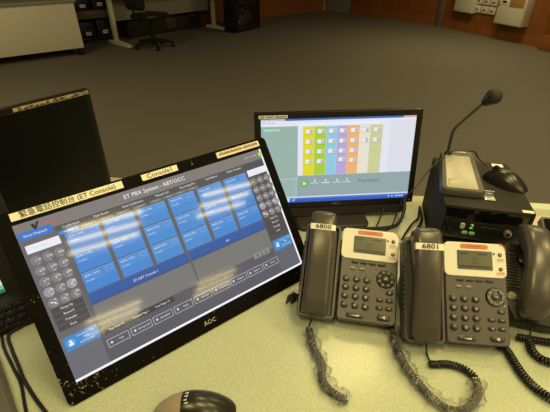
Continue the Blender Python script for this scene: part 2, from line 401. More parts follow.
# cabinets and plates on the right wall
def wall_box(x0, x1, z0, z1, depth, label, name, board=False):
    t = thing(name, label, 'wall cabinet', XB @ Vector(((x0 + x1) / 2, 0, z0))); t.rotation_euler = (0, 0, math.atan2(XB[1][0], XB[0][0]))
    s_ = 1 if XB.to_3x3().determinant() > 0 else -1
    w_ = x1 - x0
    MB().box((0, s_ * depth * .47, (z1 - z0) / 2), (w_, depth * .94, z1 - z0), 'cream', .008).build('case', t)
    d = MB(); d.box((0, s_ * (depth * .97), (z1 - z0) / 2), (w_ - .03, depth * .06, z1 - z0 - .03), 'cream', .004); d = d.build('door', t)
    MB().box((-.42 * w_, s_ * (depth + .006), (z1 - z0) * .45), (.018, .02, .05), 'metal_grey', .003).build('latch', d)
    if board:
        MB().box((.10, s_ * (depth + .004), .40), (.26, .010, .23), 'copper', .002).build('notice_board', d)
        p = MB(); p.box((-.13, s_ * (depth + .003), .36), (.10, .006, .11), 'white_label', .001); p.box((-.13, s_ * (depth + .0065), .34), (.08, .003, .035), 'box_blue'); p.build('notice_card', d)
wall_box(.40, .84, .335, .95, .12, 'cream wall cabinet left of the small square plates', 'wall_cabinet')
wall_box(1.41, 1.93, .262, .95, .2, 'deep cream wall cabinet with an orange board, right of the square plates', 'wall_cabinet', True)
sy = 1
words = {0: 'lower row', 1: 'upper row'}; cols = ('left', 'middle', 'right')
for r_ in (0, 1):
    for c_ in range(3):
        xc = .858 + c_ * .163; zc = .416 + r_ * .137
        t = thing('switch_plate', 'small cream square plate on the wood wall, %s, %s one' % (words[r_], cols[c_]), 'wall plate', XB @ Vector((xc, .0, zc)), 0, 'square plates on the wood wall')
        t.rotation_euler = (0, 0, math.atan2(XB[1][0], XB[0][0])); s_ = 1 if XB.to_3x3().determinant() > 0 else -1
        MB().box((0, s_ * .012, 0), (.145, .024, .118), 'cream', .006).build('plate', t)
        g = MB(); g.box((0, s_ * .026, -.006), (.050, .006, .026), 'tan_label' if False else 'shelf_pink', .002); g.build('rocker', t)

# ------------------------------------------------------------------ the console desk
DK = thing('console_desk', 'pale green speckled console desk carrying the screens and telephones', 'desk', (.4425, .9786, 0), -6.4)
XD = Matrix.Translation((.4425, .9786, 0)) @ Matrix.Rotation(R(-6.4), 4, 'Z')
MB().box((-.35, -.64, DZ - .015), (2.6, 1.28, .03), 'desk', .004).build('worktop', DK)
MB().box((-.35, .009, DZ - .0225), (2.6, .034, .046), 'desk_edge', .003).build('edge_strip', DK)
MB().box((-.35, -.06, .37), (2.5, .02, .70), 'desk_panel', .003).build('modesty_panel', DK)
for x in (-1.58, .88): MB().box((x, -.62, .355), (.035, 1.1, .71), 'desk_panel', .003).build('side_panel', DK)

# ------------------------------------------------------------------ touch screen console (nearest screen)
def console():
    t = thing('touch_monitor', 'large black touch screen leaning back, showing a blue tiled telephone console', 'monitor', (-.31735, .38267, DZ), 37.41)
    F = face(35.31, .02856)
    b = MB(); b.rrect(-.0215, -.032, .497, .291, .010, [(.001, -.0042), (0, -.0035), (0, -.0006), (.0006, 0)], 'bezel', seg=5)
    b.build('bezel', t, F)
    b = MB(); b.rrect(-.018, -.028, .4935, .2875, .012, [(.03, -.040), (.006, -.022), (0, -.0045)], 'casing_edge', seg=5)
    # keep the lower back clear of the desk
    b.v = [(x, y + max(0, (-z - .005)) * .75 if y < .05 else y, z) for x, y, z in b.v]
    b.build('back_cover', t, F)
    c, s_ = math.cos(R(35.31)), math.sin(R(35.31))
    g = MB(); p0 = Vector((.238, .17 * s_ + .036 * c, .02856 + .17 * c - .036 * s_)); p1 = Vector((.238, .262, .006))
    d = (p1 - p0); ang = math.atan2(d.z, d.y)
    g.box((p0 + p1) / 2, (.12, d.length, .012), 'black_satin', .003, rot=Matrix.Rotation(ang, 4, 'X'))
    g.build('stand_leg', t); MB().box((.238, .262, .005), (.20, .06, .010), 'black_satin', .003).build('stand_foot', t)
    mm = .001
    s = MB(); s.flat = True; n = [0]
    Z = lambda k: .0002 + .00012 * k
    def q(x0, y0, x1, y1, c_, k=1): s.quad(x0 * mm, y0 * mm, x1 * mm, y1 * mm, Z(k), scr(*c_))
    def tx(str_, x, y, h, c_=(235, 235, 235), k=4, al='CENTER', sx=1): s.text(str_, x * mm, y * mm, h * mm, Z(k), scr(*c_), align=al, sx=sx)
    q(0, 0, 476, 268, (103, 100, 99), 0)
    q(0, 247, 472, 268, (131, 126, 121)); q(56, 230, 421, 247, (92, 89, 86))
    q(0, 4, 56, 240, (110, 107, 109)); q(421, 4, 472, 247, (88, 86, 86)); q(421, 4, 472, 70, (104, 104, 112), 2); q(0, 4, 56, 75, (112, 110, 118), 2)
    q(56, 4, 421, 60, (96, 95, 101)); q(472, 0, 476, 268, (246, 246, 246), 3); q(0, 0, 476, 4, (246, 246, 250), 3)
    tx('ET PBX System - R8T/OCC', 233, 257.5, 10.5, (248, 248, 248))
    tx('2021-11-19 10:05', 447, 257.5, 4.2, (225, 225, 225)); q(466, 252, 474.5, 262, (150, 205, 60), 4); s.lathe([(.0025, Z(5)), (.0001, Z(5) + .00005)], scr(215, 235, 170), 10, Matrix.Translation((.4702, .257, 0)))
    # red logo
    s.add([(.024, .262, Z(4)), (.029, .2625, Z(4)), (.0295, .2575, Z(4)), (.033, .264, Z(4)), (.037, .2645, Z(4)), (.0305, .2525, Z(4)), (.027, .2525, Z(4))], [(0, 1, 2, 6), (2, 3, 4, 5), (2, 5, 6)], scr(62, 52, 50))
    tx('Congress', 49, 257.8, 8.5, (214, 92, 86), sx=.82)
    for k, (nm, x) in enumerate((('Conference', 78), ('Park Room', 128), ('Park Conference', 184), ('Missed Call', 240), ('Recording File', 292), ('Call History', 345), ('Other Console', 398))):
        tx(nm, x, 242, 5.6)
        if k: q(x - 27 + (0 if k != 1 else 3), 237, x - 26.4 + (0 if k != 1 else 3), 247, (80, 77, 74), 2)
    q(57, 231, 87, 237.2, (72, 138, 216), 3); tx('All Users', 72, 234, 4.2, k=5)
    for k, x in enumerate((92, 121, 150, 182, 212, 238, 262, 287)):
        q(x, 231.4, x + 25, 236.6, (122, 118, 114), 3); tx('Group %d' % (k + 1), x + 12.5, 233.9, 3.6, (205, 203, 200), 5)
    # tiles
    for c_ in range(6):
        for r_ in range(3):
            x0 = 64 + 60.6 * c_; y1 = 229.5 - 35.6 * r_
            top = (84 + 3 * c_, 148 + 2 * c_, 216)
            k_ = abs(c_ - 2.5) * 3; q(x0, y1 - 34.6, x0 + 54, y1, (int(86 - k_), int(144 - k_), 207), 2); q(x0, y1 - 17, x0 + 54, y1, (int(94 - k_), int(150 - k_), 211), 3); q(x0, y1 - 34.6, x0 + 54, y1 - 33.9, (46, 86, 146), 3)
            q(x0, y1 - .7, x0 + 54, y1, (150, 186, 226), 4)
            tx('EDR%d SVR%d' % (c_ + 1, r_ + 1), x0 + 4, y1 - 6.2, 5.2, (214, 228, 246), 5, 'LEFT')
            tx('Available', x0 + 4, y1 - 14.5, 3.8, (214, 228, 246), 5, 'LEFT')
            for e in ((38, 50, -4.0, -3.4), (38, 50, -9.6, -9.0), (38, 38.6, -9.6, -3.4), (49.4, 50, -9.6, -3.4)):
                q(x0 + e[0], y1 + e[2], x0 + e[1], y1 + e[3], (150, 186, 226), 5)
    q(62, 103, 243, 122, (62, 98, 166), 2); q(62, 103, 243, 109, (70, 92, 140), 3); q(247, 103, 421, 122, (62, 98, 166), 2); q(247, 103, 421, 109, (70, 92, 140), 3)
    tx('ET DET Console 1', 160, 113, 6); tx('Idle', 330, 113, 5.5)
    q(62, 60, 243, 103, (124, 122, 119), 2); q(247, 60, 421, 103, (124, 122, 117), 2)
    q(64, 49, 190, 59, (74, 72, 72), 2)
    for nm, x in (('Page Now 00', 85), ('Channel Page 1', 128), ('Total Pages 10', 168)): tx(nm, x, 54, 4.8)
    for x in (371, 392):
        q(x, 54, x + 19, 65, (142, 140, 138), 3)
        s.add([((x + 8) * mm, .0565, Z(5)), ((x + 8) * mm, .0625, Z(5)), ((x + 12.5) * mm, .0595, Z(5))], [(0, 2, 1)], scr(80, 80, 80))
    bt = ('Call', 'Group Call', 'Broadcast', 'Hold', 'Monitor', 'Conference', 'Whisper', 'Barge In', 'Pickup')
    for k, nm in enumerate(bt):
        x0 = 62.5 + 40.3 * k; x1 = x0 + 36.5; y0, y1 = 26, 39.5; cc = (214, 214, 218)
        q(x0, y0, x1, y0 + .7, cc, 3); q(x0, y1 - .7, x1, y1, cc, 3); q(x0, y0, x0 + .7, y1, cc, 3); q(x1 - .7, y0, x1, y1, cc, 3)
        tx(nm, x0 + 22.5, 32.8, 4.6); s.lathe([(.0022, Z(4)), (.0001, Z(4) + .00003)], scr(*cc), 8, Matrix.Translation(((x0 + 6.5) * mm, .0328, 0)))
    # the two side columns
    for dx, key in ((0, 0), (420, 1)):
        if not key:
            q(1.5, 240, 51.5, 253.5, (72, 122, 200), 3); tx('Voice Dispatch', 26, 246.5, 5.8, k=5)
        q(dx + 5.5, 218, dx + 55.5 - 2 * key, 231.5, (236, 238, 244), 3); tx('input number', dx + 26, 225, 4, (200, 204, 214), 5)
        for r_ in range(5):
            for c_ in range(3):
                xx, yy = dx + 12.8 + 17.2 * c_, 205.4 - 18.25 * r_
                lit = r_ == 3 and c_ != 1
                s.lathe([(.0079, Z(3)), (.0078, Z(3) + .00002)], scr(*((158, 156, 164) if lit else (132, 129, 132))), 20, Matrix.Translation((xx * mm, yy * mm, 0)))
                g_ = '123456789*0#'[r_ * 3 + c_] if r_ < 4 else ('', 'DEL', 'C')[c_]
                if g_: tx(g_, xx, yy, 6 if len(g_) == 1 else 4, k=5)
                else: s.tube([(xx * mm - .0035, yy * mm + .0015, Z(5)), (xx * mm - .0012, yy * mm + .0008, Z(5)), (xx * mm + .0015, yy * mm - .0002, Z(5)), (xx * mm + .0035, yy * mm - .0022, Z(5))], [.0016, .0007, .0007, .0016], scr(240, 240, 240), 6)
        for k, nm in enumerate(('Hang Up', 'Record', 'Transfer', 'Park')):
            y1 = 124 - 10 * k; q(dx + 5, y1 - 9.2, dx + 54 - 3 * key, y1, (82, 79, 78), 3); tx(nm, dx + 28, y1 - 4.6, 5.4, k=5)
        q(dx + 4.5, 50, dx + 57 - 6 * key, 73, (72, 140, 205), 3)
        s.lathe([(.0065, Z(4)), (.0064, Z(4) + .00002)], scr(106, 164, 220), 18, Matrix.Translation(((dx + 14) * mm, .0615, 0)))
        s.lathe([(.0022, Z(5)), (.0021, Z(5) + .00002)], scr(240, 244, 250), 12, Matrix.Translation(((dx + 14) * mm, .0640, 0)))
        s.add([((dx + 14 + a) * mm, b_ * mm, Z(5)) for a, b_ in ((-4, 57.4), (4, 57.4), (3, 60.6), (0, 61.8), (-3, 60.6))], [(0, 1, 2, 3, 4)], scr(240, 244, 250))
        for nm, yy in (('Console 1 Unit', 68.2), ('9999', 62.2), ('Left Handset', 56)): tx(nm, dx + 38 - 3 * key, yy, 4.4, k=5)
    s.build('screen', t, F)
    lb = MB(); lb.rrect(.002, .2745, .180, .2873, .0005, [(0, .0001), (0, .0006)], 'paper_label'); lb.text('緊急電話控制台 (ET Console)', .091, .2808, .0120, .0009, 'ink', sx=1.0, bold=.008); lb.build('name_label', t, F)
    lb = MB(); lb.rrect(.2155, .2755, .2865, .2868, .0005, [(0, .0001), (0, .0006)], 'paper_label'); lb.text('Console1', .251, .2812, .0122, .0009, 'ink', sx=1.1, bold=.008); lb.build('number_label', t, F)
    lb = MB(); lb.rrect(.3733, .2745, .478, .2865, .0005, [(0, .0001), (0, .0006)], 'tan_label')
    for k in range(34):
        if k != 20: lb.quad(.379 + k * .0028, .2785, .379 + k * .0028 + .0018, .2785 + .004 + .0012 * (k % 3), .0007, 'ink')
    lb.build('warning_label', t, F)
    MB().text('AOC', .2375, -.0165, .0112, .0003, 'silver', sx=1.05).build('logo', t, F)
    g = MB(); g.lathe([(.0016, .0001), (.0013, .0004)], 'casing_edge', 12, Matrix.Translation((.318, .279, 0))); g.build('webcam', t, F)
console()

# ------------------------------------------------------------------ second lit monitor with sound bar
def second_monitor():
    t = thing('desktop_monitor', 'black monitor behind the telephones, showing coloured columns of icons', 'monitor', (-.0311, .8722, DZ), 5.318)
    k9 = .9734 * .001; F = face(10.625, .0559)
    b = MB(); b.rrect(-16 * k9, -15 * k9, 411.5 * k9, 238 * k9, .003, [(.0015, -.02), (0, -.018), (0, -.001), (.001, 0.0012), (.012, .0012), (.0145, 0)], 'black_satin', seg=3); b.build('bezel', t, F)
    b = MB(); b.rrect(20 * k9, 10 * k9, 380 * k9, 215 * k9, .02, [(.04, -.05), (.01, -.04), (0, -.018)], 'black_satin'); b.build('back_cover', t, F)
    b = MB(); b.rrect(30 * k9, -47 * k9, 393 * k9, -16 * k9, .004, [(.003, -.034), (0, -.030), (0, -.006), (.004, -.002)], 'black_matte', seg=3); sb = b.build('sound_bar', t, F)
    g = MB()
    g.lathe([(.0025, -.004), (.0023, .0002)], 'silver', 10, Matrix.Translation((385 * k9, -22 * k9, 0))); g.lathe([(.0025, -.0005), (.0023, .0026)], 'silver', 10, Matrix.Translation((401 * k9, -7 * k9, 0)))
    g.build('indicator', t, F)
    MB().text('DELL', 197 * k9, -8 * k9, .008, .0016, 'metal_grey', sx=1.2).build('logo', t, F)
    g = MB(); g.box((.185, .075, .11), (.07, .03, .20), 'black_satin', .006); g.build('stand_neck', t)
    g = MB(); g.rrect(.085, -.055, .275, .115, .02, [(0, 0), (0, .008), (.004, .012)], 'base_brown'); g.build('stand_base', t)
    s = MB(); s.flat = True; Z = lambda k: .0003 + .0001 * k
    def q(x0, y0, x1, y1, c_, k=1): s.quad(x0 * k9, y0 * k9, x1 * k9, y1 * k9, Z(k), scr(*c_))
    q(0, 0, 395, 222.3, (226, 228, 238), 0)
    q(0, 217.5, 395, 222.3, (70, 108, 184)); q(0, 217.5, 60, 222.3, (188, 200, 226), 2); q(362, 217.5, 395, 222.3, (214, 170, 180), 2)
    q(0, 204, 395, 217.5, (226, 230, 240))
    for x in (4, 16, 26): q(x, 212, x + 8, 213.5, (150, 155, 175), 2)
    q(0, 66, 92, 204, (154, 180, 170)); q(6, 193, 46, 197.5, (170, 226, 190), 2)
    q(93, 75, 395, 211, (228, 229, 242)); q(330, 75, 395, 211, (220, 222, 232), 2); q(93, 206, 300, 211, (236, 238, 246), 2)
    cols_ = ((105, 134, (226, 216, 50), 4), (134.5, 164.5, (172, 206, 66), 4), (165, 192, (146, 202, 226), 3), (192.5, 219.7, (182, 168, 218), 4), (220, 249.5, (238, 180, 118), 4), (250, 277, (230, 226, 206), 2), (277.5, 310, (206, 206, 154), 2))
    for x0, x1, c_, n_ in cols_:
        q(x0, 75, x1, 202, c_, 2)
        for r_ in range(n_):
            xm = (x0 + x1) / 2 + .6; ym = 189.5 - 26 * r_ + (3 if (r_ == 3 and x0 in (192.5,)) else 0)
            q(xm - 8.5, ym - 5.5, xm + 9.5, ym + 6, (205, 205, 206), 3); q(xm - 7.5, ym - 4.2, xm + 1.5, ym + 5.2, (236, 236, 238), 4); q(xm + 2.5, ym - 4.2, xm + 8.5, ym + 2, (186, 186, 190), 4)
            q(xm - 12, ym - 7.6, xm + 12, ym - 6.6, tuple(int(v * .86) for v in c_), 3)
    q(0, 16, 395, 74.5, (148, 168, 170)); q(0, 16, 88, 66, (156, 182, 174), 2); q(0, 66, 90, 67.5, (200, 214, 212), 3); q(88, 16, 89.5, 74, (196, 210, 210), 3)
    s.lathe([(.0095, Z(3)), (.0094, Z(3) + .00002)], scr(96, 176, 66), 20, Matrix.Translation((110 * k9, 52 * k9, 0))); s.lathe([(.0075, Z(4)), (.0074, Z(4) + .00002)], scr(128, 204, 96), 20, Matrix.Translation((110 * k9, 53 * k9, 0)))
    s.add([(107.5 * k9, 47.5 * k9, Z(5)), (115 * k9, 52 * k9, Z(5)), (107.5 * k9, 56.5 * k9, Z(5))], [(0, 1, 2)], scr(236, 246, 226))
    for k, x in enumerate((138, 167, 198, 224.5)):
        q(x - 11, 51.5, x + 11, 53.5, (196, 236, 206) if k != 1 else (236, 240, 244), 3)
        s.add([((x - 3) * k9, 57 * k9, Z(4)), ((x + 3) * k9, 57 * k9, Z(4)), (x * k9, 64 * k9, Z(4))], [(0, 1, 2)], scr(232, 238, 240))
    s.text('Praesideo', 284 * k9, 54 * k9, .0135, Z(4), scr(92, 112, 118), sx=1.08)
    q(0, 13, 395, 16.5, (214, 222, 238), 2); q(0, 0, 395, 13, (58, 96, 188)); q(0, 8.5, 395, 13, (86, 124, 208), 2)
    q(60, 2, 72, 12, (206, 216, 238), 3)
    s.add([(78 * k9, 3 * k9, Z(4)), (84 * k9, 4 * k9, Z(4)), (87 * k9, 11 * k9, Z(4)), (80 * k9, 9 * k9, Z(4))], [(0, 1, 2, 3)], scr(150, 196, 236))
    for x in (340, 350, 360, 366, 372, 378): q(x, 4.5, x + 4, 8.5, (196, 210, 240), 3)
    s.build('screen', t, F)
    lb = MB(); lb.rrect(-5 * k9, 224.6 * k9, 66 * k9, 232 * k9, .0004, [(0, .0012), (0, .0018)], 'paper_label')
    for k in range(22):
        if k not in (4, 11): lb.quad((-2 + k * 3) * k9, 226.5 * k9, (-2 + k * 3 + 2) * k9, 230.2 * k9, .0019, 'ink')
    lb.build('name_label', t, F)
second_monitor()

# ------------------------------------------------------------------ dark monitor at left, back
t = thing('dark_monitor', 'large black monitor with a dark screen and a worn gold label on top', 'monitor', (-.446, .948, DZ), 50.5)
F = face(-1, .035)
b = MB(); b.rrect(-.56, 0, 0, .296, .004, [(.002, -.018), (0, -.016), (0, -.001), (.001, .001), (.011, .001), (.013, -.001)], 'black_satin', seg=3); b.build('bezel', t, F)
b = MB(); b.rrect(-.50, .03, -.06, .27, .02, [(.05, -.05), (.01, -.04), (0, -.0165)], 'black_satin'); b.build('back_cover', t, F)
MB().rrect(-.546, .014, -.014, .282, .001, [(0, -.0008), (0, -.0002)], 'dark_screen').build('screen', t, F)
g = MB(); g.rrect(-.172, .2862, -.004, .2945, .0005, [(0, .0012), (0, .0019)], 'gold')
for k in range(13): g.quad(-.162 + k * .0115, .2875, -.162 + k * .0115 + .008, .2890 + .0012 * (k % 3), .0021, 'ink')
g.build('gold_label', t, F)
g = MB(); g.box((-.28, .075, .10), (.08, .03, .20), 'black_satin', .006); g.build('stand_neck', t)
g = MB(); g.rrect(-.38, .0, -.18, .15, .03, [(0, 0), (0, .008), (.006, .014)], 'black_satin'); g.build('stand_base', t)

# ------------------------------------------------------------------ lit monitor and keyboard cut by the left edge
t = thing('small_monitor', 'small black monitor at the left edge, only a lit screen corner showing', 'monitor', (-.5585, .5955, DZ), 38)
F = face(8, .015)
b = MB(); b.rrect(-.40, -.013, .062, .23, .004, [(.002, -.024), (0, -.022), (0, -.001), (.001, .001), (.003, .001), (.005, .0006)], 'black_matte', seg=3); b.build('bezel', t, F)
s = MB(); s.flat = True; s.quad(-.388, 0, .002, .21, .0012, scr(226, 222, 190)); s.quad(-.388, 0, .002, .008, .0014, scr(60, 110, 100)); s.quad(-.03, .008, .002, .018, .0014, scr(110, 190, 130)); s.build('screen', t, F)
g = MB(); g.box((-.19, .055, .07), (.07, .03, .13), 'black_satin', .005); g.build('stand_neck', t)
g = MB(); g.rrect(-.28, .0, -.10, .13, .02, [(0, 0), (0, .008), (.004, .012)], 'black_satin'); g.build('stand_base', t)
t = thing('keyboard', 'black computer keyboard behind the left corner of the touch screen', 'keyboard', (-.471, .524, DZ), 36)
g = MB(); g.rrect(-.32, 0, .075, .098, .006, [(.002, 0), (0, .003), (0, .012), (.002, .015)], 'black_plastic'); g.build('case', t)
km = None
for r_ in range(3):
    for c_ in range(20):
        x = -.31 + c_ * .0188 + (r_ % 2) * .004
        if r_ == 0 and 7 < c_ < 12: continue
        if km is None:
            g = MB(); g.rrect(-.0084, -.0084, .0084, .0084, .002, [(0, .013), (.0006, .018), (.0016, .0195)], 'key_black', seg=2); g.text('A', -.002, .002, .005, .0197, 'dim_text')
            o = g.build('key', t); km = o.data
        else:
            o = bpy.data.objects.new('key', km); COL.objects.link(o); o.parent = t
        o.location = (x, .014 + r_ * .0205, 0)
# flat grey casing in the lower left corner
t = thing('flat_casing', 'flat grey plastic casing in the lower left corner of the desk', 'device', (-.504, .470, DZ), -49)
g = MB(); g.rrect(.012, -.22, .30, -.002, .014, [(.002, 0), (0, .004), (0, .012), (.006, .018)], 'tray_grey'); g.build('case', t)
g = MB(); g.rrect(.03, -.20, .28, -.022, .010, [(0, .0175), (.002, .0205)], 'tray_grey'); g.build('lid', t)

# ------------------------------------------------------------------ desk telephones
def superring(xc, hw, z0, z1, y, n=20, e=3.0):
    zc, hz = (z0 + z1) / 2, (z1 - z0) / 2; out = []
    for k in range(n):
        a = 2 * math.pi * k / n; ca, sa = math.cos(a), math.sin(a)
        out.append((xc + hw * math.copysign(abs(ca) ** (2 / e), ca), y, zc + hz * math.copysign(abs(sa) ** (2 / e), sa)))
    return out
def make_phone(label, loc, yaw, lean, number):
    t = thing('desk_phone', label, 'telephone', loc, yaw, 'grey desk telephones with white display panels')
    F = face(lean, .03)
    b = MB(); b.rrect(0, 0, .11, .180, .009, [(.003, -.030), (0, -.027), (0, -.003), (.0022, 0)], 'phone_grey', seg=5); b.build('body', t, F)
    # cradle with a rim and a sunken bed
    b = MB(); b.rrect(-.0745, -.004, -.003, .182, .010, [(.003, -.030), (0, -.027), (0, .003), (.002, .006), (.005, .006), (.007, .0), (.008, -.004)], 'phone_grey', seg=5); b.build('cradle', t, F)
    g = MB()
    for k in range(11): g.rrect(-.0757, .052 + k * .0085, -.0715, .0572 + k * .0085, .001, [(0, -.006), (0, .0062), (.0008, .0068)], 'phone_dark', seg=2)
    g.build('grip_ridges', t, F)
    p = MB(); p.rrect(-.0008, .1185, .1095, .1812, .010, [(0, -.004), (0, .0016), (.001, .0026)], 'phone_white', seg=6); p.build('display_panel', t, F)
    p = MB(); p.rrect(.0225, .1312, .0850, .1660, .0015, [(0, .0020), (0, .0032), (.0015, .0034)], 'lcd_rim', seg=2)
    p.rrect(.0245, .1335, .0832, .1640, .001, [(0, .0034), (0, .0036)], 'lcd', seg=2)
    p.text('6800' if number == '6800' else '6801', .054, .150, .006, .0038, 'lcd_ink', sx=1.1); p.text('Ready', .054, .143, .005, .0038, 'lcd_ink')
    p.quad(.026, .1345, .082, .1385, .0038, 'lcd_ink'); p.quad(.028, .1588, .041, .1615, .0038, 'lcd_ink'); p.quad(.060, .1588, .076, .1615, .0038, 'lcd_ink'); p.build('display', t, F)
    p = MB(); p.rrect(.0285, .1695, .0785, .1785, .0044, [(0, .0022), (.0004, .0034)], 'orange', seg=5)
    p.add([(.041, .1718, .0036), (.0425, .1718, .0036), (.0452, .1762, .0036), (.0428, .1762, .0036)], [(0, 1, 2, 3)], 'orange_dark'); p.quad(.047, .1732, .066, .1748, .0036, 'orange_dark'); p.build('maker_badge', t, F)
    p = MB(); p.rings([[(.098 + r * math.cos(R(a)), .170 + r * math.sin(R(a)), z) for r, z in ((.0100, .0005), (.0124, .0005), (.0124, .0032), (.0100, .0032))] for a in range(0, 91, 10)], 'red'); p.build('message_lamp', t, F)
    p = MB(); p.lathe([(.0022, .002), (.0020, .0036)], 'led_green', 10, Matrix.Translation((.0882, .1622, 0))); p.build('status_light', t, F)
    for yy in (.161, .1348):
        p = MB(); p.lathe([(.0036, .002), (.0035, .0040), (.002, .0048)], 'phone_key', 12, Matrix.Translation((.0988, yy, 0))); p.lathe([(.0012, .0046), (.001, .0052)], 'beige_button', 8, Matrix.Translation((.0988, yy, 0))); p.build('side_button', t, F)
    p = MB()
    for yy in (.1515, .1272): p.rrect(.0912, yy - .0038, .1064, yy + .0038, .001, [(0, .0024), (0, .0031)], 'pink_label', seg=2); p.text('LINE' if yy > .14 else 'LOOP', .0988, yy, .005, .0033, 'orange_dark')
    p.build('button_label', t, F)
    def cap(x, y, w_, h, r, z=.0042, m='phone_key'):
        g = MB(); g.rrect(-w_ / 2, -h / 2, w_ / 2, h / 2, r, [(-.0008, -.0005), (-.0006, .0008), (0, .001), (.0006, z - .0008), (.0018, z)], m, seg=4); return g
    def place(o, x, y): o.matrix_local = F @ Matrix.Translation((x, y, 0))
    for k, x in enumerate((.0278, .0447, .0616, .0790)): place(cap(0, 0, .0125, .0044, .0015, .003).build('soft_key', t), x, .1121)
    for x in (.0243, .0422):
        g = cap(0, 0, .0105, .0036, .0012, .0026, 'dash'); g.quad(-.0035, .0027, .0035, .0034, .0004, 'key_mark'); place(g.build('line_key', t), x, .0985)
    for r_ in range(4):
        for c_ in range(3):
            g = MB(); g.rrect(-.0064, -.0058, .0064, .0058, .0056, [(-.0011, -.0005), (-.0009, .0006), (0, .0008), (.0003, .0034), (.0016, .0046), (.0034, .0050)], 'phone_key', seg=5)
            g.text('123456789*0#'[r_ * 3 + c_], -.001, -.0002, .0060, .0052, 'key_mark')
            place(g.build('number_key', t), (.0138, .0335, .0528)[c_], (.0785, .0620, .0452, .0284)[r_])
    # navigation ring
    g = MB(); g.lathe([(.0172, -.0005), (.0172, .0012), (.0150, .0036), (.0095, .0036), (.0082, .0018)], 'nav_black', 28)
    for k in range(8):
        a = R(45 * k + 22.5); g.box((.0128 * math.cos(a), .0128 * math.sin(a), .0037), (.0058, .0038, .0012), 'nav_silver', .0004, rot=Matrix.Rotation(a, 4, 'Z'))
    g.lathe([(.0068, .001), (.0066, .0046), (.0050, .0056), (.001, .0058)], 'phone_key', 18); g.text('OK', 0, 0, .0042, .0060, 'key_mark')
    place(g.build('navigation_pad', t), .0876, .0848)
    for x, y, tx_ in ((.0962, .0595, 'C'), (.0788, .0446, '<'), (.0960, .0448, '>'), (.0786, .0298, 'x'), (.0960, .0298, '=')):
        g = cap(0, 0, .0125, .0070, .0032, .0036); g.text(tx_, 0, 0, .0055, .0038, 'key_mark'); place(g.build('function_key', t), x, y)
    g = cap(0, 0, .0235, .0105, .0048, .004); g.add([(-.003, -.0012, .0042), (-.001, -.0012, .0042), (.002, -.003, .0042), (.002, .003, .0042), (-.001, .0012, .0042), (-.003, .0012, .0042)], [(0, 1, 2, 3, 4, 5)], 'key_mark'); place(g.build('speaker_key', t), .0873, .0125)
    g = cap(0, 0, .0315, .0078, .0036, .0036); g.add([(-.006, -.0004, .0038), (.007, -.0014, .0038), (.007, .0014, .0038)], [(0, 1, 2)], 'key_mark'); place(g.build('volume_bar', t), .0345, .0098)
    p = MB(); p.lathe([(.0013, 0), (.001, .0012)], 'key_mark', 8, Matrix.Translation((.1028, .0700, 0))); p.build('call_light', t, F)
    # stand behind, in the phone's own upright frame
    c, s_ = math.cos(R(lean)), math.sin(R(lean))
    fp = lambda y, zn: (y * s_ - zn * c, .03 + y * c + zn * s_)
    g = MB(); a, b_ = fp(.165, -.030), fp(.075, -.030); d = (a[0] + .012, 0.001); e = (b_[0] + .03, .001)
    poly = [a, b_, e, d]
    g.rings([[(x, y, z) for y, z in poly] for x in (-.060, .095)], 'phone_dark'); g.build('rear_stand', t)
    # handset
    g = MB(); xc = -.0405; st = [(.000, .012, .008, .014), (.002, .020, .004, .020), (.008, .0240, .001, .024), (.03, .0245, -.001, .028), (.055, .0238, .004, .033), (.09, .0232, .014, .041), (.12, .0236, .016, .0485), (.15, .0248, .006, .0505), (.170, .0252, .002, .0505), (.185, .0250, .003, .0495), (.192, .0232, .007, .047), (.1965, .018, .012, .040), (.198, .010, .018, .032)]
    g.rings([superring(xc, hw, z0, z1, y, 24, 4.5) for y, hw, z0, z1 in st], 'handset')
    hs = g.build('handset', t, F, 60)
    g = MB(); g.rings([[(xc - .0243, .1550, .0415), (xc - .0238, .1550, .0496), (xc - .019, .1550, .0509), (xc + .019, .1550, .0509), (xc + .0238, .1550, .0496), (xc + .0243, .1550, .0415)],
                       [(xc - .0245, .1665, .0415), (xc - .0240, .1665, .0499), (xc - .019, .1665, .0512), (xc + .019, .1665, .0512), (xc + .0240, .1665, .0499), (xc + .0245, .1665, .0415)]], 'white_label', close=False, caps=False)
    g.text(number, xc + .001, .1608, .0118, .0522, 'ink', sx=1.3, bold=.016); o = g.build('number_label', t, F)
    return t
make_phone('grey desk telephone with handset label 6800, nearer the touch screen', (.1145, .515, DZ), -10.12, 54.6, '6800')
make_phone('grey desk telephone with handset label 6801, before the black radio box', (.304, .461, DZ), -5.33, 47.23, '6801')

# ------------------------------------------------------------------ radio box with a microphone and a mouse on top
BX = thing('radio_box', 'black radio base station box with a green lit digit on its front', 'radio', (.367, .7265, DZ), -12.5)
W_, D_, H_ = .181, .237, .150
b = MB(); b.box((W_ / 2, D_ / 2, .005), (W_, D_, .010), 'box_black', .001); b.box((W_ / 2, D_ / 2, H_ - .004), (W_, D_, .008), 'box_black', .0015)
for x in (.003, W_ - .003): b.box((x, D_ / 2, H_ / 2), (.006, D_, H_ - .002), 'box_black', .001)
b.box((W_ / 2, D_ - .003, H_ / 2), (W_, .006, H_ - .002), 'box_black', .001); b.box((W_ / 2, .10, .1155), (W_ - .012, .19, .003), 'box_black'); b.build('case', BX)
b = MB(); b.box((W_ / 2, .012, .1295), (W_ - .012, .02, .031), 'black_gloss', .002); b.build('upper_front_panel', BX)
b = MB(); b.box((W_ / 2, .07, .089), (W_ - .014, .14, .048), 'black_satin', .004); rd = b.build('radio_unit', BX)
g = MB(); y = -.0006
def fr(x, z): return Matrix.Translation((x, y, z)) @ Matrix.Rotation(R(90), 4, 'X')
g.text('2', 0, 0, .0175, .0004, 'digit_green', fr(.066, .1015), shear=.12); g.build('digit_display', BX)
